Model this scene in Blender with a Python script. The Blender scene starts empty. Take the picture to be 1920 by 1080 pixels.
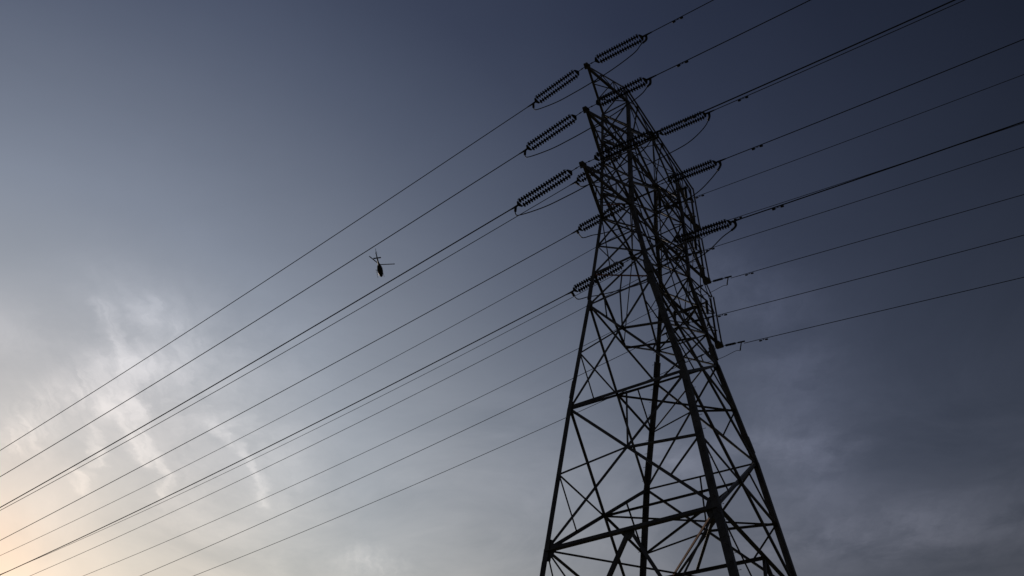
import bpy, math, random
from mathutils import Vector as V, Matrix

sc = bpy.context.scene
random.seed(7)
S = 1.1                      # metres per survey unit
GZ = -1.62                   # ground height (the camera stands at eye level above it)
# surveyed points of the pylon and its lines (survey units, z up, x along the line, y across it)
D = {'cam': [2138.7627, 0.7043, 0.0212, 2.1257, 17.0746, -40.9243, 0.0], 'N': {'L0': [-0.798, -2.994, 48.062], 'F0': [0.845, -3.138, 48.062], 'B0': [-0.618, 3.268, 48.062], 'R0': [0.77, 3.075, 48.062], 'L1': [-0.877, -3.207, 44.08], 'F1': [0.76, -3.224, 44.08], 'B1': [-0.882, 3.363, 44.08], 'R1': [0.888, 3.227, 44.08], 'L2': [-1.01, -3.318, 40.0], 'F2': [0.74, -3.409, 40.0], 'B2': [-0.855, 3.356, 40.0], 'R2': [0.916, 3.052, 40.0], 'L3': [-1.751, -3.622, 34.406], 'F3': [1.694, -3.951, 34.406], 'B3': [-1.742, 3.701, 34.406], 'R3': [1.609, 3.812, 34.406], 'L4': [-2.687, -4.004, 28.568], 'F4': [2.887, -4.026, 28.568], 'B4': [-2.774, 3.901, 28.568], 'R4': [2.765, 4.227, 28.568], 'L5': [-3.701, -4.317, 21.858], 'F5': [3.707, -4.243, 21.858], 'B5': [-3.717, 4.277, 21.858], 'R5': [3.717, 4.277, 21.858]}, 'T': [[0.0, -6.3443, 48.1882], [0.0, -6.6713, 44.3508], [0.0, -7.2397, 39.8102]], 'ML': [[-0.7454, 0.2071, 48.3257], [-0.8267, 0.4612, 44.4794], [-0.8549, -0.104, 39.7552]], 'MF': [[0.7454, 0.0326, 48.2745], [0.8267, -0.2928, 44.016], [0.8549, -0.3115, 39.6726]], 'Q': [[0.0, 8.0404, 47.9744], [0.0, 8.589, 44.135], [0.0, 9.3197, 39.8575]], 'r': [[0.0, 3.1725, 45.7572], [0.0, 3.7607, 42.2562], [0.0, 4.3608, 38.1396]], 'wl': {'A': [3.047, -0.1615, 0.0007], 'B': [3.0466, -0.1456, 0.0007], 'C': [3.0493, -0.1235, 0.0006], 'D': [3.0485, -0.1197, 0.0006], 'E': [3.0504, -0.087, 0.0003], 'F': [3.0488, -0.0925, 0.0007], 'r1': [3.0489, -0.1119, 0.0008], 'r2': [3.0493, -0.1, 0.0008], 'r3': [3.0499, -0.0873, 0.0007], 'Q1': [3.0493, -0.1046, 0.0008], 'Q2': [3.0493, -0.1012, 0.0009], 'Q3': [3.0495, -0.0801, 0.0008]}, 'wr': {'A': [-0.0358, 0.0305, 0.0006], 'B': [-0.0358, 0.0101, 0.0006], 'C': [-0.0359, -0.0216, 0.0006], 'D': [-0.0359, -0.0238, 0.0006], 'E': [-0.0358, -0.046, 0.0006], 'F': [-0.0359, -0.0814, 0.0006], 'r1': [-0.0358, -0.061, 0.0004], 'r2': [-0.0358, -0.0908, 0.0004], 'r3': [-0.0358, -0.124, 0.0004], 'Q1': [-0.0359, -0.0956, 0.0004], 'Q2': [-0.0359, -0.1222, 0.0004], 'Q3': [-0.0359, -0.1423, 0.0004]}}

# ---------------------------------------------------------------- camera
FPX, PITCH, ROLL, YAW = D['cam'][0], D['cam'][1], D['cam'][2], D['cam'][3]
CAM = V(D['cam'][4:7]) * S
cp, sp, cy, sy = math.cos(PITCH), math.sin(PITCH), math.cos(YAW), math.sin(YAW)
fw = V((cp*cy, cp*sy, sp)); rt = V((sy, -cy, 0)); up = rt.cross(fw)
r2 = math.cos(ROLL)*rt + math.sin(ROLL)*up
u2 = -math.sin(ROLL)*rt + math.cos(ROLL)*up
cam = bpy.data.cameras.new('camera'); cam.sensor_width = 36; cam.lens = FPX/1920*36
cam.clip_start = 0.1; cam.clip_end = 6000
camo = bpy.data.objects.new('camera', cam); sc.collection.objects.link(camo)
M = Matrix((r2, u2, -fw)).transposed().to_4x4(); M.translation = CAM
camo.matrix_world = M
sc.camera = camo

# ---------------------------------------------------------------- exposure
sc.view_settings.view_transform = 'Standard'; sc.view_settings.look = 'None'
sc.view_settings.exposure = -2.0; sc.view_settings.gamma = 1.0

# ---------------------------------------------------------------- sun
SUN = V((-0.7860, 0.4728, 0.3982)).normalized()
sl = bpy.data.lights.new('sun', 'SUN'); sl.energy = 2.2; sl.angle = math.radians(0.6); sl.color = (1.0, 0.83, 0.66)
so = bpy.data.objects.new('sun', sl); sc.collection.objects.link(so)
so.rotation_euler = (-SUN).to_track_quat('-Z', 'Y').to_euler()

# ---------------------------------------------------------------- sky
w = bpy.data.worlds.new('World'); sc.world = w; w.use_nodes = True
nt = w.node_tree; nt.nodes.clear()
def nd(t, **k):
    n = nt.nodes.new(t)
    for a, b in k.items(): setattr(n, a, b)
    return n
def lk(a, b): nt.links.new(a, b)
def val(x, sock):
    if isinstance(x, (int, float)): sock.default_value = x
    elif isinstance(x, tuple): sock.default_value = x
    else: lk(x, sock)
def mth(op, a, b=0.0, c=None, clamp=False):
    n = nd('ShaderNodeMath', operation=op); n.use_clamp = clamp
    val(a, n.inputs[0]); val(b, n.inputs[1])
    if c is not None: val(c, n.inputs[2])
    return n.outputs[0]
def vm(op, a, b=(0, 0, 0), out=0):
    n = nd('ShaderNodeVectorMath', operation=op); val(a, n.inputs[0]); val(b, n.inputs[1])
    return n.outputs[out]
def vscale(a, s):
    n = nd('ShaderNodeVectorMath', operation='SCALE'); val(a, n.inputs[0]); val(s, n.inputs[3]); return n.outputs[0]
def ramp(fac, pts):
    n = nd('ShaderNodeValToRGB'); cr = n.color_ramp; cr.interpolation = 'EASE' if len(pts) == 2 else 'LINEAR'
    while len(cr.elements) < len(pts): cr.elements.new(0.5)
    for e, (p, c) in zip(cr.elements, pts):
        e.position = p; e.color = (c[0], c[1], c[2], 1) if isinstance(c, tuple) else (c, c, c, 1)
    val(fac, n.inputs[0]); return n.outputs[0]
def noise(vec, scale, detail=5, rough=0.55, dist=0.0):
    n = nd('ShaderNodeTexNoise'); n.inputs['Scale'].default_value = scale; n.inputs['Detail'].default_value = detail
    n.inputs['Roughness'].default_value = rough; n.inputs['Distortion'].default_value = dist
    val(vec, n.inputs['Vector']); return n.outputs['Fac'], n.outputs['Color']
def mapr(x, a, b, c, d):
    n = nd('ShaderNodeMapRange', interpolation_type='SMOOTHSTEP'); val(x, n.inputs[0])
    for i, q in enumerate((a, b, c, d)): n.inputs[i+1].default_value = q
    return n.outputs[0]
def s2l(r, g, b, k=1.0):
    f = lambda c: (c/255/12.92 if c/255 <= 0.04045 else ((c/255+0.055)/1.055)**2.4)*k
    return (f(r), f(g), f(b))

tc = nd('ShaderNodeTexCoord'); dirv = vm('NORMALIZE', tc.outputs['Generated'])
sep = nd('ShaderNodeSeparateXYZ'); lk(dirv, sep.inputs[0]); dz = sep.outputs[2]
ca = vm('DOT_PRODUCT', dirv, tuple(SUN), out=1)
ang = mth('DIVIDE', mth('ARCCOSINE', mth('MINIMUM', ca, 0.99999)), math.radians(90))
# colour of the hazy air by angle from the sun (linear radiance; exposure is -2)
K = 4.0
def A(deg): return deg/90
hazec = ramp(ang, [
    (A(0), (1.8986, 1.5309, 1.4222)), (A(2), (1.9221, 1.7120, 1.6887)), (A(4), (1.7400, 1.6800, 1.7600)),
    (A(7), (1.4200, 1.4600, 1.6000)), (A(10), (1.2400, 1.3100, 1.4800)), (A(14), (1.1416, 1.2544, 1.4622)),
    (A(18), (0.9957, 1.1277, 1.3689)), (A(23), (0.7647, 0.8679, 1.0735)), (A(28), (0.5268, 0.6141, 0.8099)),
    (A(34), (0.3093, 0.3705, 0.5382)), (A(40), (0.1877, 0.2315, 0.3676)), (A(48), (0.1177, 0.1480, 0.2392)),
    (A(56), (0.0713, 0.0899, 0.1460)), (A(68), (0.0501, 0.0645, 0.1095)), (A(90), (0.0501, 0.0645, 0.1095))])
# the air is thicker and greyer towards the horizon
elc = ramp(dz, [(0.0, (2.3, 2.03, 1.57)), (0.35, (2.50, 2.12, 1.56)), (0.4, (2.24, 1.93, 1.48)), (0.45, (1.78, 1.62, 1.36)),
    (0.5, (1.52, 1.44, 1.30)), (0.55, (1.27, 1.24, 1.18)), (0.6, (1.04, 1.04, 1.04)), (0.65, (0.839, 0.858, 0.904)), (0.7, (0.704, 0.737, 0.816)),
    (0.75, (0.593, 0.633, 0.735)), (0.8, (0.5, 0.544, 0.662)), (1.0, (0.45, 0.5, 0.62))])
air = vm('MULTIPLY', hazec, elc)
# Nishita sky behind the haze
nish = nd('ShaderNodeTexSky', sky_type='NISHITA'); nish.sun_disc = False
nish.sun_elevation = math.asin(SUN.z); nish.sun_rotation = math.atan2(SUN.x, SUN.y)
nish.dust_density = 4; nish.air_density = 1.0
air = vm('ADD', air, vscale(nish.outputs[0], 0.004))

# cloud sheet: view direction carried onto a level sheet high above
zz = mth('MAXIMUM', dz, 0.04)
inv = mth('DIVIDE', 1.0, zz)
comb = nd('ShaderNodeCombineXYZ'); lk(mth('MULTIPLY', sep.outputs[0], inv), comb.inputs[0]); lk(mth('MULTIPLY', sep.outputs[1], inv), comb.inputs[1])
P = comb.outputs[0]
n1f, n1c = noise(P, 9.0, 6, 0.6)
n2f, n2c = noise(P, 34.0, 5, 0.6)
warp = vm('ADD', vscale(vm('SUBTRACT', n1c, (0.5, 0.5, 0.5)), 0.065), vscale(vm('SUBTRACT', n2c, (0.5, 0.5, 0.5)), 0.03))
flat = nd('ShaderNodeVectorMath', operation='MULTIPLY'); lk(warp, flat.inputs[0]); flat.inputs[1].default_value = (1, 1, 0)
Q = vm('ADD', P, flat.outputs[0])
def seg(p0, p1, wd):
    a = V((p0[0], p0[1], 0)); b = V((p1[0], p1[1], 0)); d = b-a
    rel = vm('SUBTRACT', Q, tuple(a))
    t = mth('DIVIDE', vm('DOT_PRODUCT', rel, tuple(d), out=1), d.length_squared, clamp=True)
    off = vm('SUBTRACT', rel, vscale(tuple(d), t))
    r = mth('DIVIDE', vm('LENGTH', off, out=1), wd)
    return mth('POWER', 2.718, mth('MULTIPLY', mth('MULTIPLY', r, r), -1.0))
wisps = [
([(-1.53, 0.940), (-1.4574, 0.9067), (-1.3781, 0.8815), (-1.3103, 0.8742), (-1.2323, 0.8744)], 0.042, 0.40),
([(-1.2859, 0.9109), (-1.2197, 0.8816), (-1.1733, 0.8866)], 0.038, 0.48),
([(-1.2652, 0.9200), (-1.2660, 0.9500), (-1.3151, 1.0034), (-1.3591, 1.0644), (-1.388, 1.1275), (-1.4346, 1.1767)], 0.012, 0.72),
([(-1.2950, 0.9350), (-1.3250, 0.9800), (-1.3581, 1.0300), (-1.3908, 1.0731)], 0.014, 0.50),
([(-1.3050, 0.9250), (-1.3600, 0.960), (-1.4007, 0.989), (-1.4625, 1.0403)], 0.011, 0.42),
([(-1.1381, 0.7406), (-1.1601, 0.7856), (-1.1825, 0.8259), (-1.22, 0.87)], 0.013, 0.34),
([(-1.10, 0.745), (-1.17, 0.86)], 0.060, 0.16),
([(-1.20, 0.96), (-1.45, 1.28)], 0.09, 0.16),
([(-1.0789, 0.7814), (-1.0805, 0.8313), (-1.0838, 0.8751), (-1.1757, 0.899)], 0.036, 0.26),
([(-1.33, 0.95), (-1.05, 0.90)], 0.12, 0.16),
([(-1.42, 0.66), (-1.30, 0.72)], 0.07, 0.16),
([(-1.15, 1.12), (-1.25, 1.30)], 0.09, 0.12),
([(-1.212, 1.0461), (-1.2088, 1.0888), (-1.2207, 1.1503), (-1.2955, 1.2953)], 0.011, 0.36),
([(-1.19, 1.03), (-1.17, 1.18)], 0.03, 0.16),
([(-1.5065, 1.0446), (-1.5499, 1.0847)], 0.014, 0.28),
([(-1.2700, 1.5400), (-1.2600, 1.5600)], 0.05, 0.20),
([(-0.62, 1.47), (-0.60, 1.53)], 0.05, 0.25),
([(-0.50, 1.50), (-0.38, 1.60)], 0.05, 0.22),
([(-0.36, 1.13), (-0.33, 1.22)], 0.06, 0.22),
([(-0.36, 1.35), (-0.45, 1.70)], 0.07, 0.20),
([(-0.55, 1.86), (-0.38, 1.93)], 0.10, 0.26),
([(-0.30, 1.95), (-0.15, 2.0)], 0.12, 0.24),
]
tot = None; soft = None
for wi, (pts, wd, amp) in enumerate(wisps):
    best = None
    for p0, p1 in zip(pts, pts[1:]):
        s = seg(p0, p1, wd)
        best = s if best is None else mth('MAXIMUM', best, s)
    s = mth('MULTIPLY', best, amp)
    if pts[0][0] > -1.0 or amp < 0.17: soft = s if soft is None else mth('ADD', soft, s)
    else: tot = s if tot is None else mth('ADD', tot, s)
# fibres combed through the cirrus along the wind
def combed(ang_, sc_, squash):
    c_, s_ = math.cos(math.radians(ang_)), math.sin(math.radians(ang_))
    cb = nd('ShaderNodeCombineXYZ')
    lk(mth('MULTIPLY', vm('DOT_PRODUCT', Q, (c_, s_, 0), out=1), squash), cb.inputs[0])
    lk(vm('DOT_PRODUCT', Q, (-s_, c_, 0), out=1), cb.inputs[1])
    return noise(cb.outputs[0], sc_, 6, 0.6, 0.25)[0]
f1 = combed(122, 60, 0.14)
f2, _ = noise(Q, 11, 6, 0.58, 0.2)
f3 = combed(150, 20, 0.25)
fib = mth('MULTIPLY', mapr(f1, 0.30, 0.68, 0.45, 1.4), mth('MULTIPLY', mapr(f2, 0.28, 0.70, 0.55, 1.2), mapr(f3, 0.3, 0.68, 0.7, 1.2)))
fs1, _ = noise(Q, 6.5, 7, 0.62, 0.3)
cir = mth('ADD', mth('MULTIPLY', tot, fib), mth('MULTIPLY', soft, mth('MULTIPLY', mapr(fs1, 0.32, 0.66, 0.25, 1.5), mapr(f1, 0.3, 0.7, 0.85, 1.12))))
# thin veil everywhere low in the sky, patchy
v1, _ = noise(P, 2.2, 7, 0.62, 0.6)
v2, _ = noise(P, 7.5, 7, 0.6, 0.4)
veil = mth('MULTIPLY', mapr(v1, 0.34, 0.70, -0.6, 0.85), mapr(v2, 0.30, 0.70, 0.4, 1.0))
veil = mth('MULTIPLY', veil, mapr(dz, 0.40, 0.68, 0.22, 0.03))
fl, _ = noise(P, 4.0, 5, 0.6, 0.3)
cover = mth('ADD', mth('SUBTRACT', 1.0, mth('POWER', 2.718, mth('MULTIPLY', cir, -1.0))), veil)
# clouds scatter the same sun-dependent light, a little brighter and warmer than the clear air
near = mapr(ang, A(4), A(30), 0.68, 1.7)
gain = nd('ShaderNodeCombineXYZ')
for i, kk in enumerate((1.08, 0.96, 0.86)): lk(mth('MULTIPLY', near, kk), gain.inputs[i])
extra = vm('MULTIPLY', air, gain.outputs[0])
full = vm('ADD', air, vscale(extra, cover))
full = vscale(full, mth('ADD', 0.955, mth('MULTIPLY', fl, 0.09)))
bg = nd('ShaderNodeBackground'); lk(full, bg.inputs[0]); bg.inputs[1].default_value = 1.0
out = nd('ShaderNodeOutputWorld'); lk(bg.outputs[0], out.inputs[0])

# ---------------------------------------------------------------- materials
def mat(name, c1, c2, rough=0.55, metal=0.0, scale=3.0, bump=0.0, r2=None):
    m = bpy.data.materials.new(name); m.use_nodes = True; t = m.node_tree
    b = t.nodes['Principled BSDF']; tcn = t.nodes.new('ShaderNodeTexCoord')
    n = t.nodes.new('ShaderNodeTexNoise'); n.inputs['Scale'].default_value = scale; n.inputs['Detail'].default_value = 8
    n.inputs['Roughness'].default_value = 0.65
    t.links.new(tcn.outputs['Object'], n.inputs['Vector'])
    r = t.nodes.new('ShaderNodeValToRGB'); r.color_ramp.elements[0].position = 0.35; r.color_ramp.elements[1].position = 0.68
    r.color_ramp.elements[0].color = (*c1, 1); r.color_ramp.elements[1].color = (*c2, 1)
    t.links.new(n.outputs['Fac'], r.inputs[0]); t.links.new(r.outputs[0], b.inputs['Base Color'])
    mr = t.nodes.new('ShaderNodeMapRange'); mr.inputs[3].default_value = rough-0.1; mr.inputs[4].default_value = rough+0.15
    t.links.new(n.outputs['Fac'], mr.inputs[0]); t.links.new(mr.outputs[0], b.inputs['Roughness'])
    b.inputs['Metallic'].default_value = metal
    if bump:
        bp = t.nodes.new('ShaderNodeBump'); bp.inputs['Strength'].default_value = bump; bp.inputs['Distance'].default_value = 0.02
        t.links.new(n.outputs['Fac'], bp.inputs['Height']); t.links.new(bp.outputs[0], b.inputs['Normal'])
    return m
STEEL = mat('weathered_steel', (0.075, 0.062, 0.052), (0.20, 0.185, 0.165), 0.55, 0.0, 1.3, 0.2)
RUST_SUN = mat('sun_tinted_rusty_steel', (0.36, 0.14, 0.06), (0.22, 0.10, 0.05), 0.8, 0.0, 2.0, 0.2)  # rust red, brightened in the colour to stand in for warm sunlight
SUN_TINT = mat('sun_tinted_steel', (0.34, 0.27, 0.20), (0.24, 0.19, 0.14), 0.5, 0.0, 2.0)  # pale colour stands in for low sunlight on one thin strut
HARD = mat('dark_fittings', (0.035, 0.035, 0.036), (0.06, 0.058, 0.055), 0.5, 0.3, 9.0)
PORC = mat('insulator_glaze', (0.035, 0.024, 0.018), (0.06, 0.04, 0.03), 0.3, 0.0, 6.0)
POLY = mat('silicone_rubber', (0.035, 0.037, 0.042), (0.05, 0.052, 0.056), 0.6, 0.0, 6.0)
WIRE = mat('aged_aluminium_cable', (0.045, 0.046, 0.05), (0.07, 0.07, 0.072), 0.6, 0.2, 5.0)

# ---------------------------------------------------------------- mesh helpers
class MB:
    def __init__(s): s.v = []; s.f = []; s.sm = []
    def add(s, vs, fs, smooth=False):
        o = len(s.v); s.v += [tuple(x) for x in vs]; s.f += [tuple(i+o for i in f) for f in fs]; s.sm += [smooth]*len(fs); return s
    def build(s, name, material, parent=None, origin=None):
        me = bpy.data.meshes.new(name)
        org = V(origin) if origin is not None else V((0, 0, 0))
        me.from_pydata([tuple(V(x)-org) for x in s.v], [], s.f); me.materials.append(material)
        me.polygons.foreach_set('use_smooth', s.sm); me.update()
        o = bpy.data.objects.new(name, me); sc.collection.objects.link(o)
        if parent is not None: o.parent = parent
        elif origin is not None: o.location = org
        return o
def frame(d, hint):
    d = d.normalized(); n = hint - d*hint.dot(d)
    if n.length < 1e-4: n = d.orthogonal()
    n.normalize(); return d, n, d.cross(n)
def prism(mb, a, b, x0, x1, y0, y1, n, s, smooth=False):
    vs = []
    for p in (a, b):
        for (u, q) in ((x0, y0), (x1, y0), (x1, y1), (x0, y1)): vs.append(p + s*u + n*q)
    mb.add(vs, [(0, 1, 2, 3), (7, 6, 5, 4), (0, 4, 5, 1), (1, 5, 6, 2), (2, 6, 7, 3), (3, 7, 4, 0)], smooth)
def angle(mb, a, b, wd, nrm, t=None, off=0.0, flip=1):
    """rolled steel angle: one flange flat in the panel (normal nrm), the other turned inwards"""
    a = V(a)*S; b = V(b)*S; wd *= S; t = t or max(0.008, wd*0.10)
    d, n, s = frame(b-a, V(nrm)); s = s*flip
    a = a + n*off; b = b + n*off
    prism(mb, a, b, -wd/2, wd/2, 0, t, n, s)
    prism(mb, a, b, -wd/2, -wd/2+t, -wd*0.95, 0, n, s)
def tube(mb, pts, r, k=6, cap=True):
    pts = [V(p) for p in pts]; n0 = None; rings = []; vs = []
    for i, p in enumerate(pts):
        d = (pts[min(i+1, len(pts)-1)] - pts[max(i-1, 0)])
        if d.length < 1e-9: d = V((0, 0, 1))
        d.normalize()
        n0 = d.orthogonal().normalized() if n0 is None else (n0 - d*n0.dot(d)).normalized()
        c = d.cross(n0); rr = r[i] if isinstance(r, (list, tuple)) else r
        for j in range(k):
            a = 2*math.pi*j/k; vs.append(p + n0*math.cos(a)*rr + c*math.sin(a)*rr)
    fs = []
    for i in range(len(pts)-1):
        for j in range(k): fs.append((i*k+j, i*k+(j+1) % k, (i+1)*k+(j+1) % k, (i+1)*k+j))
    if cap: fs.append(tuple(range(k))[::-1]); fs.append(tuple((len(pts)-1)*k+j for j in range(k)))
    mb.add(vs, fs, True)
def plate(mb, c, n, poly, t=0.02, upd=None):
    """flat plate with outline poly (in u,v) at centre c, normal n"""
    c = V(c)*S; n = V(n).normalized(); u = V(upd if upd else (0, 0, 1)); u = (u - n*u.dot(n)).normalized(); s = u.cross(n)
    m = len(poly); vs = [c + s*p[0]*S + u*p[1]*S + n*(t/2) for p in poly] + [c + s*p[0]*S + u*p[1]*S - n*(t/2) for p in poly]
    mb.add(vs, [tuple(range(m)), tuple(range(m, 2*m))[::-1]] + [(i, i+m, (i+1) % m+m, (i+1) % m) for i in range(m)])
def empty(name, loc):
    e = bpy.data.objects.new(name, None); e.empty_display_size = 0.5; sc.collection.objects.link(e); e.location = loc; return e
def tag(o, label, cat, group=None):
    o['label'] = label; o['category'] = cat
    if group: o['group'] = group
    return o

# ---------------------------------------------------------------- ground
g = MB(); R = 4000; k = 48
vs = [(0, 0, GZ)]; fs = []
for ring, rad in enumerate((30, 120, 500, R)):
    for j in range(k): a = 2*math.pi*j/k; vs.append((rad*math.cos(a), rad*math.sin(a), GZ))
fs = [(0, 1+j, 1+(j+1) % k) for j in range(k)]
for ring in range(3):
    for j in range(k): a = 1+ring*k+j; b = 1+ring*k+(j+1) % k; fs.append((a, a+k, b+k, b))
g.add(vs, fs)
ground = g.build('ground', mat('dry_grass', (0.035, 0.045, 0.018), (0.10, 0.085, 0.05), 0.95, 0, 0.8, 0.4))
ground['kind'] = 'structure'

# ---------------------------------------------------------------- the pylon
N = {kk: V(vv) for kk, vv in D['N'].items()}
N['R5'] = V((3.78, 4.52, 21.858)); N['R4'] = V((2.765, 4.227, 28.568))
SX = dict(L=-1, F=1, B=-1, R=1); SY = dict(L=-1, F=-1, B=1, R=1)
for kx in 'LFBR':
    top = N[kx+'5']
    for i, z in ((6, 12.0), (7, GZ/S)):
        s_ = 21.858-z; N[kx+str(i)] = V((top.x+SX[kx]*0.142*s_, top.y+SY[kx]*0.05*s_, z))
def J(kx, z):
    for i in range(0, 7):
        a, b = N[kx+str(i)], N[kx+str(i+1)]
        if b.z-1e-6 <= z <= a.z+1e-6: return a + (b-a)*((a.z-z)/(a.z-b.z))
    if z > N[kx+'0'].z: return N[kx+'0'] + (N[kx+'0']-N[kx+'1'])*((z-N[kx+'0'].z)/(N[kx+'0'].z-N[kx+'1'].z))
def mid(a, b, t=0.5): return a + (b-a)*t
def cross(a, b, c, d):
    """closest point between segments ab and cd"""
    u, v_, w0 = b-a, d-c, a-c
    A_, B_, C_, D_, E_ = u.dot(u), u.dot(v_), v_.dot(v_), u.dot(w0), v_.dot(w0)
    den = A_*C_-B_*B_; s_ = (B_*E_-C_*D_)/den; t_ = (A_*E_-B_*D_)/den
    return ((a+u*s_)+(c+v_*t_))/2
tower = empty('transmission_tower', (0, 0, GZ))
tag(tower, 'tall dark steel lattice tower carrying all the power lines on its crossarms', 'pylon')
TO = V((0, 0, GZ))
def part(mb, name, m=STEEL, parent=tower, label=None):
    o = mb.build(name, m, parent, TO if parent is tower else TO)
    if label: o['label'] = label
    return o
FACE = {'LF': V((0, -1, 0)), 'LB': V((-1, 0, 0)), 'BR': V((0, 1, 0)), 'FR': V((1, 0, 0))}
# legs
LW = {'L': (0.215, 0.165), 'F': (0.275, 0.19), 'B': (0.235, 0.16), 'R': (0.31, 0.20)}
def legm(mb, kx, ia, ib, wd):
    a, b = N[kx+str(ia)]*S, N[kx+str(ib)]*S; wd = wd*S; t = wd*0.12
    d = (b-a).normalized(); sx = V((-SX[kx], 0, 0)); sx = (sx-d*sx.dot(d)).normalized(); sy_ = V((0, -SY[kx], 0)); sy_ = (sy_-d*sy_.dot(d)).normalized()
    a = a-(sx+sy_)*wd*.35; b = b-(sx+sy_)*wd*.35; vs = []
    for p in (a, b):
        for (u, q) in ((0, 0), (wd, 0), (wd, t), (t, t), (t, wd), (0, wd)): vs.append(p+sx*u+sy_*q)
    mb.add(vs, [(0, 1, 2, 3, 4, 5), (11, 10, 9, 8, 7, 6)] + [(i, i+6, (i+1) % 6+6, (i+1) % 6) for i in range(6)])
for kx in 'LFBR':
    mb = MB(); lo, hi = LW[kx]
    for i in range(0, 7):
        f_ = [hi*0.92, hi, hi*1.05, lo*0.93, lo, lo*1.08, lo*1.15][i]
        legm(mb, kx, i, i+1, f_)
    # splice plates
    for z in (35.2, 29.6, 20.9, 41.0, 45.0):
        p = J(kx, z); w_ = (lo if z < 38 else hi)
        mb2 = mb
        sh_ = V((SX[kx], SY[kx], 0))*w_*.35
        a = J(kx, z+0.45)+sh_; b = J(kx, z-0.45)+sh_
        for nx in (V((0, SY[kx], 0)), V((SX[kx], 0, 0))):
            d = (b-a).normalized(); n_ = (nx-d*nx.dot(d)).normalized(); s_ = d.cross(n_)
            inn = V((-SX[kx], -SY[kx], 0)); sg = 1 if s_.dot(inn) > 0 else -1
            prism(mb, a*S, b*S, min(0, sg*w_*S), max(0, sg*w_*S), 0.001, 0.022, n_, s_)
    if kx in 'FB':
        i = 0; z = 46.0
        while z > 6:
            p = J(kx, z)*S
            if kx == 'F': dr = V((1, 0, 0)) if i % 2 else V((0, -1, 0))
            else: dr = V((-1, 0, 0)) if i % 2 else V((0, 1, 0))
            tube(mb, [p, p+dr*0.29], 0.011, 5); tube(mb, [p+dr*0.285, p+dr*0.30], 0.022, 6)
            z -= 0.36; i += 1
    leg = part(mb, 'leg')
# foundations
for kx in 'LFBR':
    mb = MB(); p = N[kx+'7']*S
    prism(mb, V((p.x, p.y, GZ-0.3)), V((p.x, p.y, GZ+0.45)), -0.55, 0.55, -0.55, 0.55, V((1, 0, 0)), V((0, 1, 0)))
    part(mb, 'footing', mat('concrete', (0.22, 0.21, 0.19), (0.34, 0.33, 0.31), 0.9, 0, 3, 0.3) if kx == 'L' else bpy.data.materials['concrete'])

# tall crossed panels of the lower body
def panel(face, i, wd, thin):
    a, b = face[0], face[1]; n = FACE[face]; t0, b0 = i, i+1
    A0, A1, B0, B1 = N[a+str(t0)], N[a+str(b0)], N[b+str(t0)], N[b+str(b0)]
    mb = MB()
    angle(mb, A0, B1, wd, n); angle(mb, B0, A1, wd, n, off=-0.012, flip=-1)
    C = cross(A0, B1, B0, A1)
    zl = 31.6 if i == 3 else 25.3
    Am, Bm = J(a, zl), J(b, zl)
    angle(mb, Am, C, wd*0.7, n, off=0.006); angle(mb, C, Bm, wd*0.7, n, off=0.006, flip=-1)
    if face in ('LB', 'FR'):
        angle(mb, Am, mid(C, A1), thin, n, off=0.004)
        angle(mb, Bm, mid(C, B0), thin, n, off=0.004)
        if face == 'FR': angle(mb, B0, mid(C, A0), thin, n, off=0.005)
    else:
        angle(mb, mid(A0, B0), C, thin, n, off=-0.004)
        angle(mb, Bm, mid(C, B1), thin, n, off=0.004)
    # connection plates
    plate(mb, C, n, [(-.11, -.09), (.11, -.09), (.11, .09), (-.11, .09)], 0.05)
    part(mb, 'braced_panel')
    return C, Am, Bm
PC = {}
for i, wd, th in ((3, 0.118, 0.056), (4, 0.132, 0.062)):
    for face in FACE:
        PC[face, i] = panel(face, i, wd, th)
# level beams
def beam(a, b, wd, n, double=False, m=STEEL, label=None, name='horizontal_beam'):
    mb = MB()
    angle(mb, a, b, wd, n)
    if double: angle(mb, V(a)+V((0, 0, -wd*0.2)), V(b)+V((0, 0, -wd*0.2)), wd, -V(n), off=0.015)
    return part(mb, name, m, label=label)
beam(N['L3'], N['F3'], 0.10, FACE['LF']); beam(N['L3'], N['B3'], 0.11, FACE['LB']); beam(N['B3'], N['R3'], 0.10, FACE['BR']); beam(N['F3'], N['R3'], 0.11, FACE['FR'])
beam(N['L4']+V((0, 0, .10)), N['F4']+V((0, 0, .10)), 0.15, FACE['LF']); beam(N['B4'], N['R4'], 0.10, FACE['BR'])
beam(N['L5'], N['F5'], 0.19, FACE['LF'], True); beam(N['B5'], N['R5'], 0.15, FACE['BR']); beam(N['F5'], N['R5'], 0.17, FACE['FR'], True); beam(N['L5'], N['B5'], 0.15, FACE['LB'])
# plan struts
UPV = V((0, 0, 1))
def strut(a, b, wd, m=STEEL, name='plan_strut', label=None, n=None):
    mb = MB(); angle(mb, a, b, wd, n or UPV); return part(mb, name, m, label=label)
for i, w_ in ((3, 0.075), (4, 0.085)):
    cLB, _, Bm = PC['LB', i]; cFR, Fm, Rm = PC['FR', i]
    strut(cLB, cFR, w_); strut(cLB, PC['BR', i][2], w_*0.75 if i == 4 else w_)
    if i == 3: strut(Bm, cFR, 0.05, SUN_TINT, label='thin strut coloured pale as if catching the low sun')
    else: strut(Bm, cFR, w_)
s0 = mid(N['L3'], N['B3'], 0.52); s1 = mid(N['F3'], N['R3'], 0.66)
strut(s0, s1, 0.08)
strut(N['F5'], N['B5'], 0.11, RUST_SUN, label='reddish brown diagonal plan strut')
strut(N['L5'], N['R5'], 0.06)
mLB5, mFR5, mLF5, mBR5 = mid(N['L5'], N['B5']), V((3.75, 0.5, 21.86)), mid(N['L5'], N['F5']), mid(N['B5'], N['R5'])
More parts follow.
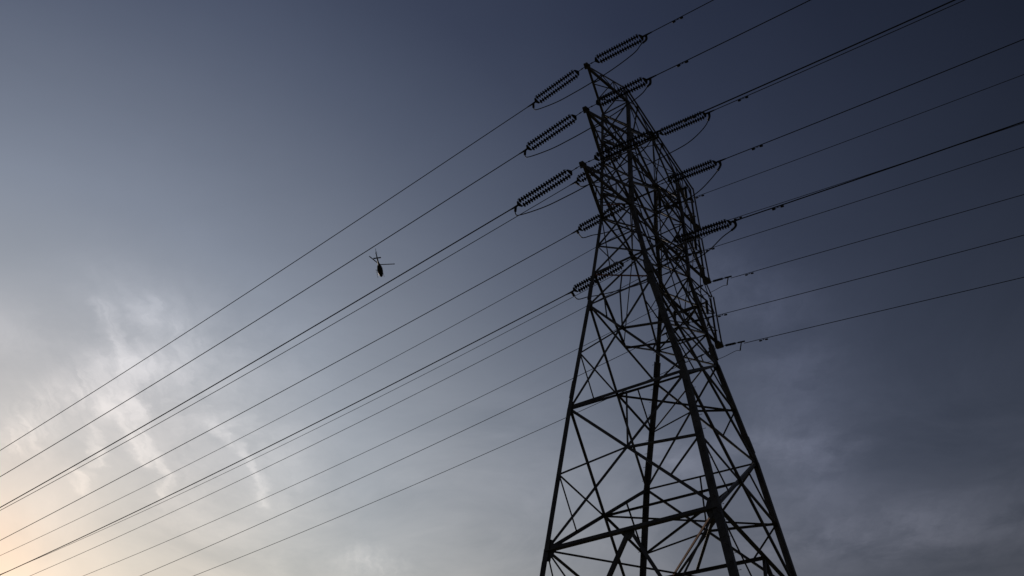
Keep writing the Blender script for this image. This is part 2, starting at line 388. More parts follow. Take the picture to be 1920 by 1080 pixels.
strut(mLB5, mFR5, 0.12); strut(N['F5'], V((0.71, 0.55, 21.9)), 0.13, n=-UPV)
# K bracing below
for face, m_ in (('LF', mLF5), ('FR', mFR5), ('BR', mBR5), ('LB', mLB5)):
    a, b = face; n = FACE[face]; mb = MB()
    angle(mb, m_, N[a+'6'], 0.15, n); angle(mb, m_, N[b+'6'], 0.15, n, flip=-1)
    for kx in (a, b):
        for q in (0.33, 0.66):
            zq = N[kx+'5'].z + (N[kx+'6'].z-N[kx+'5'].z)*q
            angle(mb, J(kx, zq), mid(m_, N[kx+'6'], q), 0.06, n, off=0.006)
            angle(mb, J(kx, zq), mid(m_, N[kx+'6'], min(1, q+0.3)), 0.05, n, off=0.008)
        angle(mb, N[kx+'5'], mid(m_, N[kx+'6'], 0.33), 0.06, n, off=0.01)
    angle(mb, N[a+'6'], N[b+'6'], 0.15, n)
    m7 = mid(N[a+'6'], N[b+'6'])
    angle(mb, m7, N[a+'7'], 0.16, n); angle(mb, m7, N[b+'7'], 0.16, n, flip=-1)
    for kx in (a, b):
        for q in (0.3, 0.6): angle(mb, J(kx, 12-13*q), mid(m7, N[kx+'7'], q), 0.07, n, off=0.006)
    plate(mb, V(m_)+V((0, 0, -0.12)), n, [(-.22, .2), (.22, .2), (.22, -.12), (.05, -.34), (-.05, -.34), (-.22, -.12)], 0.04)
    part(mb, 'braced_panel')
# big gusset plates
mb = MB()
for kx, i, w_, h_ in (('L', 5, .40, .52), ('F', 5, .50, .58), ('L', 4, .2, .28), ('F', 4, .28, .34), ('R', 4, .26, .3), ('R', 3, .24, .32), ('F', 3, .26, .42), ('L', 3, .22, .34), ('B', 3, .2, .3), ('B', 4, .2, .3), ('R', 5, .28, .4), ('B', 5, .28, .4)):
    p = N[kx+str(i)]
    for n in (V((0, SY[kx], 0)), V((SX[kx], 0, 0))):
        inn = V((-SX[kx], 0, 0)) if abs(n.y) > .5 else V((0, -SY[kx], 0))
        s_ = UPV.cross(n); sg = 1 if s_.dot(inn) > 0 else -1
        poly = [(0, h_), (sg*w_*.7, h_*.7), (sg*w_, 0), (sg*w_*.8, -h_*.7), (0, -h_)]
        if sg < 0: poly = poly[::-1]
        plate(mb, p + n*0.012, n, poly, 0.022)
    part(mb, 'gusset_plate'); mb = MB()

# waist, between the straight upper cage and the spreading body
zs = [40.0, 38.12, 36.32, 34.406]
for face in FACE:
    a, b = face; n = FACE[face]; mb = MB()
    if face in ('LF', 'BR'):
        for z0, z1 in zip(zs, zs[1:]):
            if not (face == 'LF' and z1 < 35): angle(mb, J(a, z0), J(b, z1), 0.10, n)
            angle(mb, J(b, z0), J(a, z1), 0.11, n, off=-0.012, flip=-1)
            if z0 < 39: angle(mb, J(a, z0), J(b, z0), 0.09, n, off=0.006)
    else:
        m0 = mid(J(a, 40.0), J(b, 40.0)); m1 = mid(J(a, zs[3]), J(b, zs[3])); zc = 37.3
        a2, b2 = J(a, zs[2]), J(b, zs[2])
        for q in (a2, b2):
            angle(mb, m0, q, 0.105, n); angle(mb, m1, q, 0.10, n, off=-0.01)
        angle(mb, J(a, 38.12), mid(m0, a2, 0.45), 0.05, n, off=0.006); angle(mb, J(b, 38.12), mid(m0, b2, 0.45), 0.05, n, off=0.006)
        angle(mb, J(a, 40.0), mid(m0, a2, 0.6), 0.05, n, off=0.004); angle(mb, J(b, 40.0), mid(m0, b2, 0.6), 0.05, n, off=0.004)
        angle(mb, m0, m1, 0.05, n, off=0.012)
    part(mb, 'braced_panel')
strut(J('L', 36.28), J('F', 34.5), 0.085, RUST_SUN, name='face_brace', label='rust-red face brace, tinted as if sunlit', n=FACE['LF'])
mb = MB(); pr = mid(J('L', 36.28), J('F', 34.5)); angle(mb, pr, mid(N['L3'], N['F3']), 0.05, FACE['LF']); part(mb, 'face_brace'); mb = MB(); angle(mb, mid(N['L3'], N['F3'], .25), mid(N['L3'], PC['LF', 3][0], .55), 0.05, FACE['LF']); part(mb, 'face_brace')

# upper cage with the three crossarm levels
lev = [48.062, 44.08, 40.0]
for bay, (z0, z1) in enumerate(((48.062, 44.08), (44.08, 40.0))):
    zm = (z0+z1)/2
    for face in FACE:
        a, b = face; n = FACE[face]; mb = MB()
        if face in ('LF', 'BR'):
            for q0, q1 in ((z0, zm), (zm, z1)):
                angle(mb, J(a, q0), J(b, q1), 0.095, n); angle(mb, J(b, q0), J(a, q1), 0.095, n, off=-0.012, flip=-1)
            angle(mb, J(a, zm), J(b, zm), 0.09, n, off=0.006)
        else:
            mt, mbm = mid(J(a, z0), J(b, z0)), mid(J(a, z1), J(b, z1))
            qa, qb = J(a, z0-1.1), J(b, z0-1.1)
            angle(mb, mt, J(a, zm-.3), 0.1, n); angle(mb, mt, J(b, zm-.3), 0.1, n, off=-0.01)
            angle(mb, mbm, J(a, zm-.3), 0.095, n, off=0.006); angle(mb, mbm, J(b, zm-.3), 0.095, n, off=-0.006)
            angle(mb, J(a, z0), mid(mt, J(a, zm-.3), .55), 0.045, n, off=.01); angle(mb, J(b, z0), mid(mt, J(b, zm-.3), .55), 0.045, n, off=.01)
            angle(mb, mt, mbm, 0.055, n, off=0.016)
            angle(mb, J(a, z1), mid(mbm, J(a, zm-.3), .55), 0.055, n, off=.012); angle(mb, J(b, z1), mid(mbm, J(b, zm-.3), .55), 0.055, n, off=.012)
            angle(mb, J(a, zm-.3), J(b, zm-.3), 0.065, n, off=.02)
        part(mb, 'braced_panel')
for i, z in enumerate(lev):
    L_, F_, B_, R_ = (J(kx, z) for kx in 'LFBR')
    beam(L_, F_, 0.085, FACE['LF']); beam(B_, R_, 0.085, FACE['BR'])
    for a, b, f in ((L_, B_, 'LB'), (F_, R_, 'FR')): beam(a, b, 0.105, FACE[f])
    # plan bracing
    mb = MB(); m1, m2 = mid(L_, B_), mid(F_, R_)
    for p, q in ((L_, m2), (F_, m1), (B_, m2), (R_, m1)): angle(mb, p, q, 0.055, UPV, off=0.004 if p in (L_, B_) else -0.012)
    angle(mb, m1, m2, 0.07, UPV, off=0.015); part(mb, 'plan_bracing')
    if i < 2:
        mb = MB(); zq = z-2.3; l_, f_, b_, r_ = (J(kx, zq) for kx in 'LFBR')
        angle(mb, l_, r_, 0.055, UPV); angle(mb, f_, b_, 0.055, UPV, off=-.012); part(mb, 'plan_bracing')
    # brackets that hold the middle circuit
    for key, f in (('ML', 'LB'), ('MF', 'FR')):
        mb = MB(); c = V(D[key][i]); base = mid(L_, B_) if key == 'ML' else mid(F_, R_)
        angle(mb, base+V((0, -.35, 0)), c, 0.09, UPV); angle(mb, base+V((0, .35, 0)), c, 0.09, UPV, off=.01)
        plate(mb, c, UPV, [(-.16, -.14), (.16, -.14), (.16, .14), (-.16, .14)], 0.06, upd=(1, 0, 0))
        part(mb, 'attachment_bracket')
strut(J('L', 40.9), J('F', 40.1), 0.075, RUST_SUN, name='face_brace', label='rust-red face brace, tinted as if sunlit', n=FACE['LF'])

# crossarms towards the camera
PK = V((0, -1.49, 51.4))
for i in range(3):
    T = V(D['T'][i]); z = lev[i]; mb = MB()
    L_, F_ = J('L', z), J('F', z)
    tL, tF = (J('L', z+1.35), J('F', z+1.35)) if i else (PK, PK)
    dn = V((0, 0, -1))
    angle(mb, T, L_, 0.16 if i else .125, V((-1, 0, 0))); angle(mb, T, F_, 0.115, V((1, 0, 0)), flip=-1)
    if i: angle(mb, T, tL, 0.085, V((-1, 0, 0))); angle(mb, T, tF, 0.10, V((1, 0, 0)), flip=-1)
    else: angle(mb, T, PK, 0.095, V((1, 0, 0)))
    for t_ in (0.36, 0.68):
        pa, pb, pt, pu = mid(T, L_, t_), mid(T, F_, t_), mid(T, tF, t_), mid(T, tL, t_)
        angle(mb, pa, pb, 0.045, dn); angle(mb, pb, pt, 0.04, V((1, 0, 0))); angle(mb, pa, pu, 0.04, V((-1, 0, 0)))
        angle(mb, pt, mid(T, F_, min(1, t_+.3)), 0.04, V((1, 0, 0)), off=.004)
        angle(mb, pa, mid(T, F_, min(1, t_+.32)), 0.04, dn, off=.006)
    arm = part(mb, 'crossarm')
    pm = MB()
    plate(pm, T+V((0, .05, 0)), V((0, 0, 1)), [(-.17, -.06), (-.10, -.13), (.10, -.13), (.17, -.06), (.10, .22), (-.10, .22)], 0.10, upd=(0, -1, 0))
    plate(pm, T+V((0, .05, -.02)), V((0, 1, 0)), [(-.14, -.14), (.14, -.14), (.14, .08), (-.14, .08)], 0.06)
    pm.build('tip_plate', STEEL, arm, TO)
# peak of the tower and the long ridge beam over the far side
Pp = [V((0, 7.77, 51.25)), V((0, 8.22, 47.37)), V((0, 9.01, 43.29))]
mb = MB()
for dz_, dx_ in ((0, -.07), (0, .10)):
    o_ = V((dx_, 0, dz_)); angle(mb, PK+o_, Pp[0]+o_, 0.075, UPV if dx_ < 0 else V((1, 0, 0)), flip=1 if dx_ < 0 else -1)
low = [mid(PK, Pp[0], q)+V((0, 0, -0.9*math.sin(math.pi*q))) for q in (0, .17, .4, .6, .85, 1)]
part(mb, 'ridge_beam')
mb = MB()
L0, F0, B0, R0 = N['L0'], N['F0'], N['B0'], N['R0']
angle(mb, F0, PK, 0.10, V((1, 0, 0))); angle(mb, L0, PK, 0.055, V((-1, 0, 0)))
k1 = V((0, .1, 51.38))
angle(mb, F0, k1, 0.055, V((1, 0, 0))); angle(mb, mid(F0, R0), k1, 0.06, V((1, 0, 0)), off=.01); angle(mb, mid(L0, B0), k1, 0.06, V((-1, 0, 0)))
km = V((0, 3.4, 51.33))
for p in (R0, B0): angle(mb, p, km, 0.07, V((0, 1, 0)))
angle(mb, mid(F0, R0), km, 0.06, V((1, 0, 0)), off=-.01); angle(mb, mid(L0, B0), km, 0.055, V((-1, 0, 0)), off=-.01)
part(mb, 'peak_frame')
# far crossarms, deep frames with a hanging end post
for i in range(3):
    Qp = V(D['Q'][i]); z = lev[i]; mb = MB(); Pt = Pp[i]
    B_, R_ = J('B', z), J('R', z); zt = Pt.z
    Bt, Rt = (J('B', zt), J('R', zt)) if i else (R0+V((-.4, .1, 2.0)), R0+V((-.3, .1, 2.0)))
    angle(mb, Qp, B_, 0.12, V((-1, 0, 0))); angle(mb, Qp, R_, 0.12, V((1, 0, 0)), flip=-1)
    if i:
        angle(mb, Pt+V((-.05, 0, 0)), Bt, 0.06, V((-1, 0, 0))); angle(mb, Pt+V((.05, 0, 0)), Rt, 0.07, V((1, 0, 0)), flip=-1)
    else:
        angle(mb, mid(PK, Pp[0], .72)+V((0, 0, -.05)), mid(Qp, R_, .5), .05, V((1, 0, 0)))
    angle(mb, Pt+V((-.09, 0, 0)), Qp+V((-.13, 0, 0)), 0.095, V((0, 1, 0))); angle(mb, Pt+V((.09, 0, 0)), Qp+V((.13, 0, 0)), 0.095, V((0, 1, 0)), flip=-1)
    q1, q2 = mid(Pt, Qp, .33), mid(Pt, Qp, .68)
    for side, leg_ in ((R_, Rt), (B_, Bt)):
        nx = V((1, 0, 0)) if side is R_ else V((-1, 0, 0))
        angle(mb, q1, mid(Qp, side, .62), 0.045, nx, off=.004); angle(mb, q1, mid(Pt, leg_, .45), 0.04, nx, off=.004)
        angle(mb, q2, mid(Qp, side, .32), 0.04, nx, off=.004); angle(mb, mid(Qp, side, .62), mid(Pt, leg_, .45), 0.04, nx, off=.006)
    for t_ in (.3, .62): angle(mb, mid(Qp, B_, t_), mid(Qp, R_, t_), .045, V((0, 0, -1)))
    angle(mb, mid(Qp, B_, .3), mid(Qp, R_, .62), .04, V((0, 0, -1)), off=.006)
    arm = part(mb, 'crossarm')
    pm = MB()
    plate(pm, Qp+V((0, -.1, 0)), V((0, 0, 1)), [(-.2, .18), (.2, .18), (.24, -.05), (.12, -.42), (-.12, -.42), (-.24, -.05)], 0.14, upd=(0, 1, 0))
    plate(pm, Qp+V((0, 0, .05)), V((0, 1, 0)), [(-.2, -.1), (.2, -.1), (.18, .22), (-.18, .22)], 0.05)
    pm.build('tip_plate', STEEL, arm, TO)
    # inner bracket that carries the second low-voltage circuit
    rp = V(D['r'][i]); mb = MB()
    br, bb = J('R', rp.z+1.0), J('B', rp.z+1.0)
    bR, bB = V((1.3, rp.y+.1, rp.z+1.05)), V((-.75, rp.y+.1, rp.z+1.05))
    angle(mb, bB, bR, 0.07, UPV); angle(mb, rp, J('R', rp.z+.1), 0.08, UPV); angle(mb, rp, J('B', rp.z+.1), 0.08, UPV, off=.01)
    angle(mb, br, bR, 0.06, UPV, off=.01); angle(mb, bb, bB, 0.06, UPV, off=.01); angle(mb, rp, mid(bB, bR), 0.05, V((0, 1, 0)))
    plate(mb, rp, UPV, [(-.18, -.12), (.18, -.12), (.18, .12), (-.18, .12)], 0.05, upd=(1, 0, 0))
    part(mb, 'attachment_bracket')

# ---------------------------------------------------------------- lines
def wire_pt(P0, prm, d, sag=0.0, d0=3.4):
    az, s_, c_ = prm
    z = P0.z + s_*d + c_*d*d - (sag*math.exp(-(d-d0)/7.0) if d > d0 else sag*d/d0)
    return V((P0.x+math.cos(az)*d, P0.y+math.sin(az)*d, z))
def wire(name, label, P0, prm, d0, d1, r, sag, group, damper=None, dlen=0.5):
    pts = []; d = d0
    while d < d1: pts.append(wire_pt(P0, prm, d, sag, d0)*S); d += 0.6 + (d-d0)*0.03
    pts.append(wire_pt(P0, prm, d1, sag, d0)*S)
    mb = MB(); tube(mb, pts, r*S, 6)
    o = mb.build(name, WIRE, None, pts[0]); tag(o, label, 'power line', group)
    if damper:
        a = wire_pt(P0, prm, damper, sag, d0)*S; b = wire_pt(P0, prm, damper+dlen, sag, d0)*S; m_ = (a+b)/2
        dr = (b-a).normalized(); dn = V((0, 0, -1)); dp = MB(); r_ = 0.055*S*(dlen/.5)
        h = 0.075*S
        tube(dp, [m_+dn*0.0, m_+dn*h], 0.03, 6)
        tube(dp, [a+dn*h*1.35, m_+dn*h, b+dn*h*1.35], 0.012, 5)
        for e, sg in ((a, 1), (b, -1)):
            c0 = e+dn*h*1.35
            tube(dp, [c0-dr*sg*0.06, c0-dr*sg*0.03, c0+dr*sg*0.10, c0+dr*sg*0.14], [r_*.5, r_, r_*.9, r_*.45], 8)
        q = dp.build('vibration_damper', HARD, o, pts[0])
    return o
def disc_string(mb, a, b, n):
    """n cap-and-pin discs between a and b"""
    d = (b-a); L_ = d.length; d.normalize(); pitch = L_/n; u = d.orthogonal().normalized(); c = d.cross(u)
    tube(mb, [a, b], 0.022, 6)
    prof = [(0.0, .040), (.20, .055), (.28, .066), (.40, .140), (.64, .150), (.76, .085), (.80, .045), (1.0, .040)]
    k = 12
    for i in range(n):
        base = a + d*pitch*i; vs = []
        for h, r in prof:
            for j in range(k):
                an = 2*math.pi*j/k; vs.append(base + d*pitch*h + (u*math.cos(an)+c*math.sin(an))*r*0.96)
        fs = [(q*k+j, q*k+(j+1) % k, (q+1)*k+(j+1) % k, (q+1)*k+j) for q in range(len(prof)-1) for j in range(k)]
        mb.add(vs, fs, True)
def big_string(label, P0, prm, l0, l1, n, sag, group='double disc insulator strings of the two large circuits'):
    a = P0*S; e = wire_pt(P0, prm, l1, sag, l1)*S; d = (e-a).normalized(); side = d.cross(V((0, 0, 1))).normalized(); upn = side.cross(d)
    L1 = (e-a).length; L0 = l0*S; sp_ = 0.175*S
    root = empty('insulator_string', a); tag(root, label, 'insulator', group)
    m = MB(); tube(m, [a, a+d*(L0-.05)], 0.022, 6); tube(m, [a-d*.05, a+d*.10], 0.05, 6); tube(m, [a+d*(L0*.45), a+d*(L0*.6)], 0.038, 6)
    m.build('link_rod', HARD, root, a)
    for at_, dr in ((L0, 1), (L1-.02, -1)):
        m = MB(); c = a+d*at_
        tip = c - d*dr*0.09; w_ = sp_+.05
        vs = []
        for o_ in (-.012, .012):
            for p in (tip, c+side*w_+d*dr*.05, c+side*w_+d*dr*.13, c-side*w_+d*dr*.13, c-side*w_+d*dr*.05): vs.append(p+upn*o_)
        m.add(vs, [(0, 1, 2, 3, 4), (9, 8, 7, 6, 5)]+[(i, i+5, (i+1) % 5+5, (i+1) % 5) for i in range(5)])
        # arcing horn
        m_h = c+side*sp_
        for sg in (1, -1):
            q = c + side*sg*sp_
            tube(m, [q+d*dr*.1, q+side*sg*.10+d*dr*.16+upn*.06, q+side*sg*.10+d*dr*.30+upn*.08], 0.011, 5)
        m.build('yoke_plate', HARD, root, a)
    for sg in (1, -1):
        m = MB(); disc_string(m, a+side*sg*sp_+d*(L0+.16), a+side*sg*sp_+d*(L1-.18), n)
        m.build('disc_string', PORC, root, a)
    # dead-end clamp
    m = MB(); c = wire_pt(P0, prm, l1+.02, sag, l1)*S; f = wire_pt(P0, prm, l1+.55, sag, l1)*S
    tube(m, [c-d*.05, c+d*.05, c+d*.3, f], [.03, .06, .05, .035], 8)
    tube(m, [c+d*.12, c+d*.16+V((0, 0, -.12))], .05, 8)
    m.build('dead_end_clamp', HARD, root, a)
    return root
def bez(pts, n=8):
    """Catmull-Rom through pts"""
    out = []; P_ = [pts[0]*2-pts[1]] + pts + [pts[-1]*2-pts[-2]]
    for i in range(1, len(P_)-2):
        for q in range(n):
            t = q/n; p0, p1, p2, p3 = P_[i-1:i+3]
            out.append(0.5*((2*p1)+(p2-p0)*t+(2*p0-5*p1+4*p2-p3)*t*t+(3*p1-p0-3*p2+p3)*t**3))
    out.append(pts[-1]); return out
def jumper(label, pts, r, horn, group):
    pts = [V(p)*S for p in pts]; o_ = pts[0].copy(); cur = bez(pts)
    mb = MB(); tube(mb, cur, r*S, 6); o = mb.build('jumper_cable', WIRE, None, o_); tag(o, label, 'jumper cable', group)
    for end, ln in horn:
        c = cur if end == 0 else cur[::-1]; m = MB(); acc = 0; path = [c[0]]
        for p, q in zip(c, c[1:]):
            acc += (q-p).length; path.append(q)
            if acc > ln*S: break
        tube(m, path, r*S*1.75, 8)
        # rope-grip turns
        acc2 = 0; tot_ = acc; nn = max(4, int(tot_/.07))
        for i in range(nn):
            tt = (i+.5)/nn*(len(path)-1); i0 = int(tt); p = path[i0]+(path[min(i0+1, len(path)-1)]-path[i0])*(tt-i0)
            dd = (path[min(i0+1, len(path)-1)]-path[i0]).normalized()
            tube(m, [p-dd*.012, p+dd*.012], r*S*2.5, 8)
        m.build('grip_sleeve', HARD, o, o_)
    return o
GC = 'conductors of the overhead lines'; GJ = 'jumper cables looping past the tower'
lvl = ['topmost', 'middle', 'lowest']
# circuit on the near crossarms: A, B, C
spec = {'A': (0.58, 3.32, 0.57, 3.35, 17), 'B': (0.65, 3.62, 0.68, 3.48, 18), 'C': (0.68, 3.78, 0.72, 3.80, 19),
        'D': (0.60, 3.55, 0.55, 3.33, 17), 'E': (0.62, 3.60, 0.80, 3.55, 18), 'F': (0.66, 3.71, 0.76, 3.84, 19)}
rad = {'A': .024, 'B': .026, 'C': .033, 'D': .024, 'E': .026, 'F': .033}
damp = {'A': 5.12, 'B': 5.2, 'C': 5.4, 'D': 5.3, 'E': 5.6, 'F': 6.05}
side_n = {'A': 'near crossarm', 'B': 'near crossarm', 'C': 'near crossarm', 'D': 'tower body', 'E': 'tower body', 'F': 'tower body'}
for i, c in enumerate('ABC'):
    T = V(D['T'][i]); l0, l1, r0, r1, n = spec[c]; sag = .11
    big_string('double disc insulator string pulling down-left from the %s near crossarm tip' % lvl[i], T, D['wl'][c], l0, l1, n, sag)
    big_string('double disc insulator string pulling up-right from the %s near crossarm tip' % lvl[i], T, D['wr'][c], r0, r1, n, 0)
    wire('conductor', 'thick dark cable running down-left from the %s near crossarm' % lvl[i], T, D['wl'][c], l1+.1, 230, rad[c], sag, GC)
    wire('conductor', 'thick dark cable running up-right from the %s near crossarm' % lvl[i], T, D['wr'][c], r1+.1, 130, rad[c], 0, GC, damp[c])
    k_ = l1/3.32
    le, re = wire_pt(T, D['wl'][c], l1+.15, sag, l1), wire_pt(T, D['wr'][c], r1+.2, 0, r1)
    pts = [le, T+V((-3.42*k_, .33, -1.12)), T+V((-3.15*k_, .3, -1.36)), T+V((-1.96*k_, .19, -1.6)), T+V((-.9*k_, .09, -1.62)), T+V((0.2, .0, -1.55)),
           T+V((1.52*k_, -.05, -1.30)), T+V((2.78*k_, -.1, -.86)), T+V((3.22*k_, -.12, -.45)), re+V((-.02, 0, -.38)), re]
    jumper('slack loop of cable under the %s near crossarm tip' % lvl[i], pts, .027, [(0, .34), (1, .62)], GJ)
for i, c in enumerate('DEF'):
    Lp, Rp = V(D['ML'][i]), V(D['MF'][i]); l0, l1, r0, r1, n = spec[c]; sag = .10 if c != 'E' else 0
    big_string('double disc insulator string pulling down-left from the tower body, %s of three' % lvl[i], Lp, D['wl'][c], l0, l1, n, sag)
    big_string('double disc insulator string pulling up-right from the tower body, %s of three' % lvl[i], Rp, D['wr'][c], r0, r1, n, 0)
    wire('conductor', 'thick dark cable running down-left from the tower body, %s of three' % lvl[i], Lp, D['wl'][c], l1+.1, 230, rad[c], sag, GC)
    wire('conductor', 'thick dark cable running up-right from the tower body, %s of three' % lvl[i], Rp, D['wr'][c], r1+.1, 130, rad[c], 0, GC, damp[c])
    le, re = wire_pt(Lp, D['wl'][c], l1+.15, sag, l1), wire_pt(Rp, D['wr'][c], r1+.2, 0, r1)
    cx, cy_, cz = 0, (Lp.y+Rp.y)/2, (Lp.z+Rp.z)/2; k_ = 1.0 if c == 'F' else .94
    pts = [le, V((-4.5*k_, cy_+.38, cz-.85)), V((-4.25*k_, cy_+.36, cz-1.18)), V((-3.6*k_, cy_+.3, cz-1.32)), V((-2.7*k_, cy_+.2, cz-1.6)), V((-.34, cy_, cz-2.0)), V((2.1*k_, cy_-.04, cz-1.78)),
           V((3.22*k_, cy_-.08, cz-1.55)), V((4.12*k_, cy_-.12, cz-1.0)), re+V((-.03, 0, -.42)), re]
    jumper('slack loop of cable passing through the tower body, %s of three' % lvl[i], pts, .029, [(0, .42), (1, .62)], GJ)
# two low-voltage circuits: inner brackets and far crossarm tips
def rod_ins(mb, a, b, r, n):
    d = (b-a); L_ = d.length; d.normalize()
    tube(mb, [a, b], r*.55, 8)
    for i in range(n):
        p = a+d*L_*(i+.5)/n; tube(mb, [p-d*L_/n*.3, p+d*L_/n*.05, p+d*L_/n*.32], [r*.6, r, r*.6], 10)
def tension_rod(label, P0, prm, name, group):
    a = P0*S; d = (wire_pt(P0, prm, 1.5)*S-a).normalized()
    root = empty('rod_insulator', a); tag(root, label, 'insulator', group)
    m = MB(); tube(m, [a, a+d*.36*S], .022, 6); tube(m, [a+d*.12*S, a+d*.2*S], .045, 6); m.build('link_rod', HARD, root, a)
    m = MB(); rod_ins(m, a+d*.34*S, a+d*.96*S, .085, 13); m.build('shed_rod', POLY, root, a)
    m = MB(); tube(m, [a+d*.96*S, a+d*1.08*S, a+d*1.12*S, a+d*1.52*S], [.022, .03, .055, .05], 8); m.build('dead_end_clamp', HARD, root, a)
far = 'single rod insulators of the two small circuits'
for i in range(3):
    for key, where, ent in (('Q', '%s far crossarm tip' % lvl[i], 'far crossarm tip'), ('r', '%s inner bracket behind the tower body' % lvl[i], '')):
        P0 = V(D[key][i]); kw = key+str(i+1)
        wl_, wr_ = D['wl'][kw], D['wr'][kw]
        tension_rod('short rod insulator pulling left from the ' + where, P0, wl_, key, far)
        tension_rod('short rod insulator pulling right from the ' + where, P0, wr_, key, far)
        sagr = .13 if key == 'Q' and i else 0
        wire('conductor', 'thin cable running down-left from the ' + where, P0, wl_, 1.45, 240, .0185, 0, GC)
        wire('conductor', 'thin cable running right from the ' + where, P0, wr_, 1.45, 140, .0185 if key == 'r' else .020, sagr, GC, 2.38 if key == 'Q' else 1.85, .42)
        le, re = wire_pt(P0, wl_, 1.25), wire_pt(P0, wr_, 1.3)
        pts = [le, le+V((.10, 0, -.42)), P0+V((-.9, .05, -.74)), P0+V((0, 0, -.80)), P0+V((.9, -.03, -.66)), re+V((-.16, 0, -.56)), re+V((-.10, 0, -.38)), re]
        jumper('short slack cable under the ' + where, pts, .016, [(0, .4), (1, .56)], GJ)
    rp = V(D['r'][i])
    for x, nm in ((-.38-.12*i, 'left'), (1.24, 'right')):
        a = V((x, rp.y, rp.z+1.02))*S; b = V((x, rp.y, rp.z+.22))*S
        root = empty('post_insulator', a); tag(root, 'upright rod insulator hanging under the %s end of the %s inner bracket' % (nm, lvl[i]), 'insulator', 'upright rods steadying the jumper cables')
        m = MB(); rod_ins(m, a, b, .088, 14); m.build('shed_rod', POLY, root, a)
        m = MB(); tube(m, [b, b-V((0, 0, .1))], .05, 8); tube(m, [a, a+V((0, 0, .08))], .05, 8); m.build('end_fitting', HARD, root, a)

# ---------------------------------------------------------------- helicopter
HD = V((-0.4909, 0.5717, 0.6574)); HD = (fw*FPX + r2*(712-960) - u2*(499-540)).normalized(); HP = CAM + HD*409
WHITE = mat('white_paint', (0.62, 0.62, 0.60), (0.70, 0.70, 0.68), 0.35, 0, 1.0)
DARKP = mat('dark_green_paint', (0.030, 0.028, 0.022), (0.05, 0.045, 0.03), 0.4, 0, 1.0)
GLS = mat('tinted_canopy_glass', (0.02, 0.022, 0.025), (0.03, 0.032, 0.035), 0.08, 0, 1.0)
BLK = mat('rotor_black', (0.03, 0.03, 0.033), (0.045, 0.045, 0.05), 0.5, 0, 1.0)
heli = empty('helicopter', HP); tag(heli, 'small dark helicopter flying away high in the sky between the cables', 'helicopter')
# local axes: x forward (nose), y left, z up; origin under the rotor mast
def hull(secs, k=18):
    """secs: (x, halfwidth, ztop, zbot)"""
    vs = []; fs = []
    for (x, hw, zt, zb) in secs:
        c = (zt+zb)/2; h = (zt-zb)/2
        for j in range(k):
            a = 2*math.pi*j/k; cs, sn = math.cos(a), math.sin(a)
            vs.append((x, hw*math.copysign(abs(cs)**.8, cs), c+h*math.copysign(abs(sn)**.8, sn)))
    n = len(secs)
    for i in range(n-1):
        for j in range(k): fs.append((i*k+j, (i+1)*k+j, (i+1)*k+(j+1) % k, i*k+(j+1) % k))
    fs.append(tuple(range(k))); fs.append(tuple((n-1)*k+j for j in range(k))[::-1])
    return MB().add(vs, fs, True)
hp = []
def hpart(mb, name, m, par=None):
    o = mb.build(name, m, par or heli); return o
body = hpart(hull([(-2.2, .20, -1.0, -1.45), (-1.7, .42, -.75, -1.75), (-1.0, .78, -.45, -2.15), (-.2, .92, -.30, -2.42), (.8, .93, -.42, -2.50), (1.7, .88, -.55, -2.46), (2.5, .74, -.85, -2.38), (3.1, .50, -1.25, -2.25), (3.45, .22, -1.6, -2.05), (3.52, .05, -1.75, -1.9)]), 'fuselage', DARKP)
hpart(hull([(1.55, .80, -.50, -1.55), (2.2, .80, -.66, -1.5), (2.8, .66, -.98, -1.62), (3.25, .42, -1.32, -1.78), (3.48, .14, -1.62, -1.82)]), 'windscreen', GLS)
for sgn in (1, -1):
    m = MB(); m.add([(0.0, sgn*.935, -.75), (1.5, sgn*.915, -.85), (1.5, sgn*.955, -2.0), (0.0, sgn*.975, -2.0), (0.0, sgn*.90, -.75), (1.5, sgn*.88, -.85), (1.5, sgn*.9, -2.0), (0.0, sgn*.9, -2.0)], [(0, 1, 2, 3), (7, 6, 5, 4), (0, 4, 5, 1), (1, 5, 6, 2), (2, 6, 7, 3), (3, 7, 4, 0)]); hpart(m, 'cabin_door', WHITE)
hpart(hull([(-1.9, .32, -.82, -1.55), (-4.0, .24, -.74, -1.28), (-6.6, .17, -.58, -1.0), (-7.2, .14, -.52, -.9)]), 'tail_boom', DARKP)
hpart(hull([(-1.9, .30, -.35, -.8), (-.8, .45, .12, -.6), (.6, .42, .15, -.6), (1.2, .22, -.15, -.6)]), 'engine_cowling', DARKP)
m = MB(); m.add([(-4.5, -1.35, -.85), (-5.0, -1.35, -.85), (-5.0, 1.35, -.85), (-4.5, 1.35, -.85), (-4.5, -1.35, -.95), (-5.0, -1.35, -.95), (-5.0, 1.35, -.95), (-4.5, 1.35, -.95)], [(0, 1, 2, 3), (7, 6, 5, 4), (0, 4, 5, 1), (1, 5, 6, 2), (2, 6, 7, 3), (3, 7, 4, 0)]); hpart(m, 'tail_plane', DARKP)
def fin(z1, x1, z0=-.7):
    m = MB(); m.add([(-6.5, -.05, z0), (-7.15, -.05, z0), (x1-.45, -.05, z1), (x1, -.05, z1), (-6.5, .05, z0), (-7.15, .05, z0), (x1-.45, .05, z1), (x1, .05, z1)], [(0, 1, 2, 3), (7, 6, 5, 4), (0, 4, 5, 1), (1, 5, 6, 2), (2, 6, 7, 3), (3, 7, 4, 0)]); return m
hpart(fin(.75, -7.4), 'tail_fin', DARKP); hpart(fin(-1.6, -7.1, -.8), 'tail_fin', DARKP)
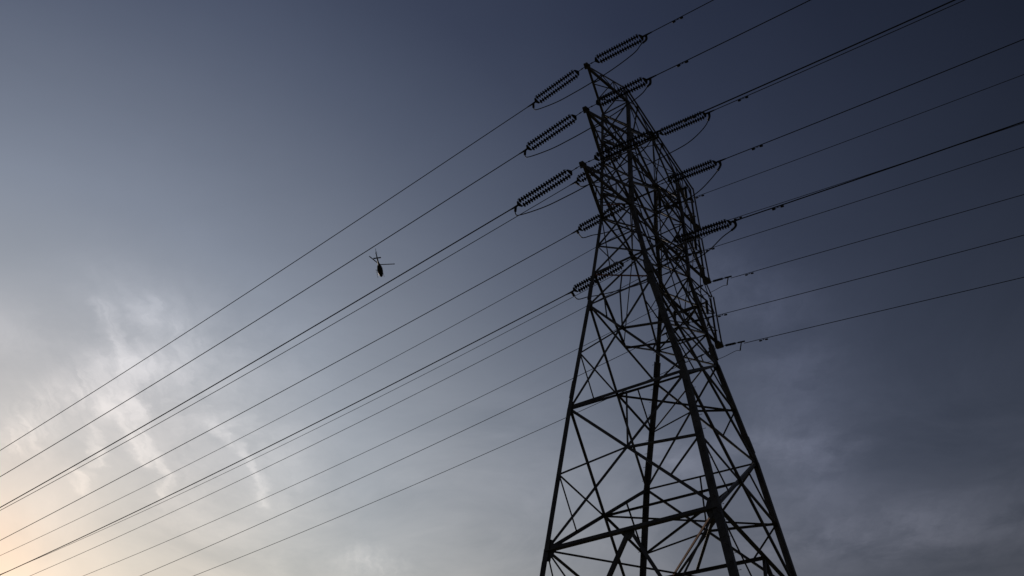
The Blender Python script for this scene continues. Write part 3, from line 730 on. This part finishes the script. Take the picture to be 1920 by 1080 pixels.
def blade(mb, c, dirv_, nrm, r0, r1, ch, th=.05):
    d = V(dirv_).normalized(); n = V(nrm).normalized(); s_ = n.cross(d); c = V(c)
    prism(mb, c+d*r0, c+d*r1, -ch/2, ch/2, -th/2, th/2, n, s_)
rot = MB(); tube(rot, [(0, 0, .1), (0, 0, .95)], .10, 8); mast = hpart(rot, 'rotor_mast', BLK)
m = MB(); tube(m, [(0, 0, .72), (0, 0, .92)], .28, 10); hub = hpart(m, 'rotor_hub', BLK)
HB = {}
for an in (0, 1, 2):
    m = MB(); HB[an] = m
# tail rotor on the right side of the boom
m = MB(); tube(m, [(-7.0, 0, -.6), (-7.0, -.35, -.6)], .06, 6)
for an in (20, 200): blade(m, (-7.0, -.33, -.6), (math.cos(math.radians(an)), 0, math.sin(math.radians(an))), (0, 1, 0), .05, .95, .17, .03)
hpart(m, 'tail_rotor', BLK)
for sgn in (1, -1):
    m = MB(); tube(m, [(2.9, sgn*1.12, -2.85), (2.55, sgn*1.12, -3.08), (1.9, sgn*1.12, -3.12), (-1.2, sgn*1.12, -3.12), (-1.5, sgn*1.12, -3.12)], .055, 8); hpart(m, 'skid', WHITE if sgn > 0 else BLK)
for x in (1.35, -.75):
    m = MB(); tube(m, [(x, -1.12, -3.1), (x, -.85, -2.55), (x, -.4, -2.44), (x, .4, -2.44), (x, .85, -2.55), (x, 1.12, -3.1)], .045, 8); hpart(m, 'skid_strut', BLK)
m = MB(); tube(m, [(2.4, .0, -2.35), (2.4, 0, -2.75)], .16, 10); hpart(m, 'camera_pod', BLK)
# orientation: nose away from the viewer, slightly to the right in the picture, nose a little low
az0 = math.atan2(HD.y, HD.x)
hz = az0 - math.radians(16)
fx = V((math.cos(hz), math.sin(hz), 0)); fx = (fx + V((0, 0, -.10))).normalized()
roll_ = math.radians(-6)
fy = V((0, 0, 1)).cross(fx).normalized(); fz = fx.cross(fy)
fy2 = fy*math.cos(roll_)+fz*math.sin(roll_); fz2 = fx.cross(fy2)
Rm_ = Matrix((fx, fy2, fz2)).transposed().to_4x4(); Rm_.translation = HP; heli.matrix_world = Rm_
# blades: one to the picture's right, one up-left, the third over the cabin
for an, pxv in enumerate(((1.0, -0.03), (-0.77, -0.64), (-0.10, 1.0))):
    # direction in the rotor disc whose picture direction is pxv (x right, y down)
    want = r2*pxv[0] - u2*pxv[1]
    best = None
    for q in range(0, 720):
        a_ = math.radians(q/2); v_ = fx*math.cos(a_)+fy2*math.sin(a_); sc_x, sc_y = v_.dot(r2), -v_.dot(u2)
        l_ = math.hypot(sc_x, sc_y); s__ = (sc_x*pxv[0]+sc_y*pxv[1])/l_/math.hypot(*pxv)
        if best is None or s__ > best[0]: best = (s__, a_)
    a_ = best[1]
    blade(HB[an], (0, 0, .82), (math.cos(a_), math.sin(a_), 0.02), (0, 0, 1), .25, 5.35, .36, .06)
    hpart(HB[an], 'rotor_blade', BLK)
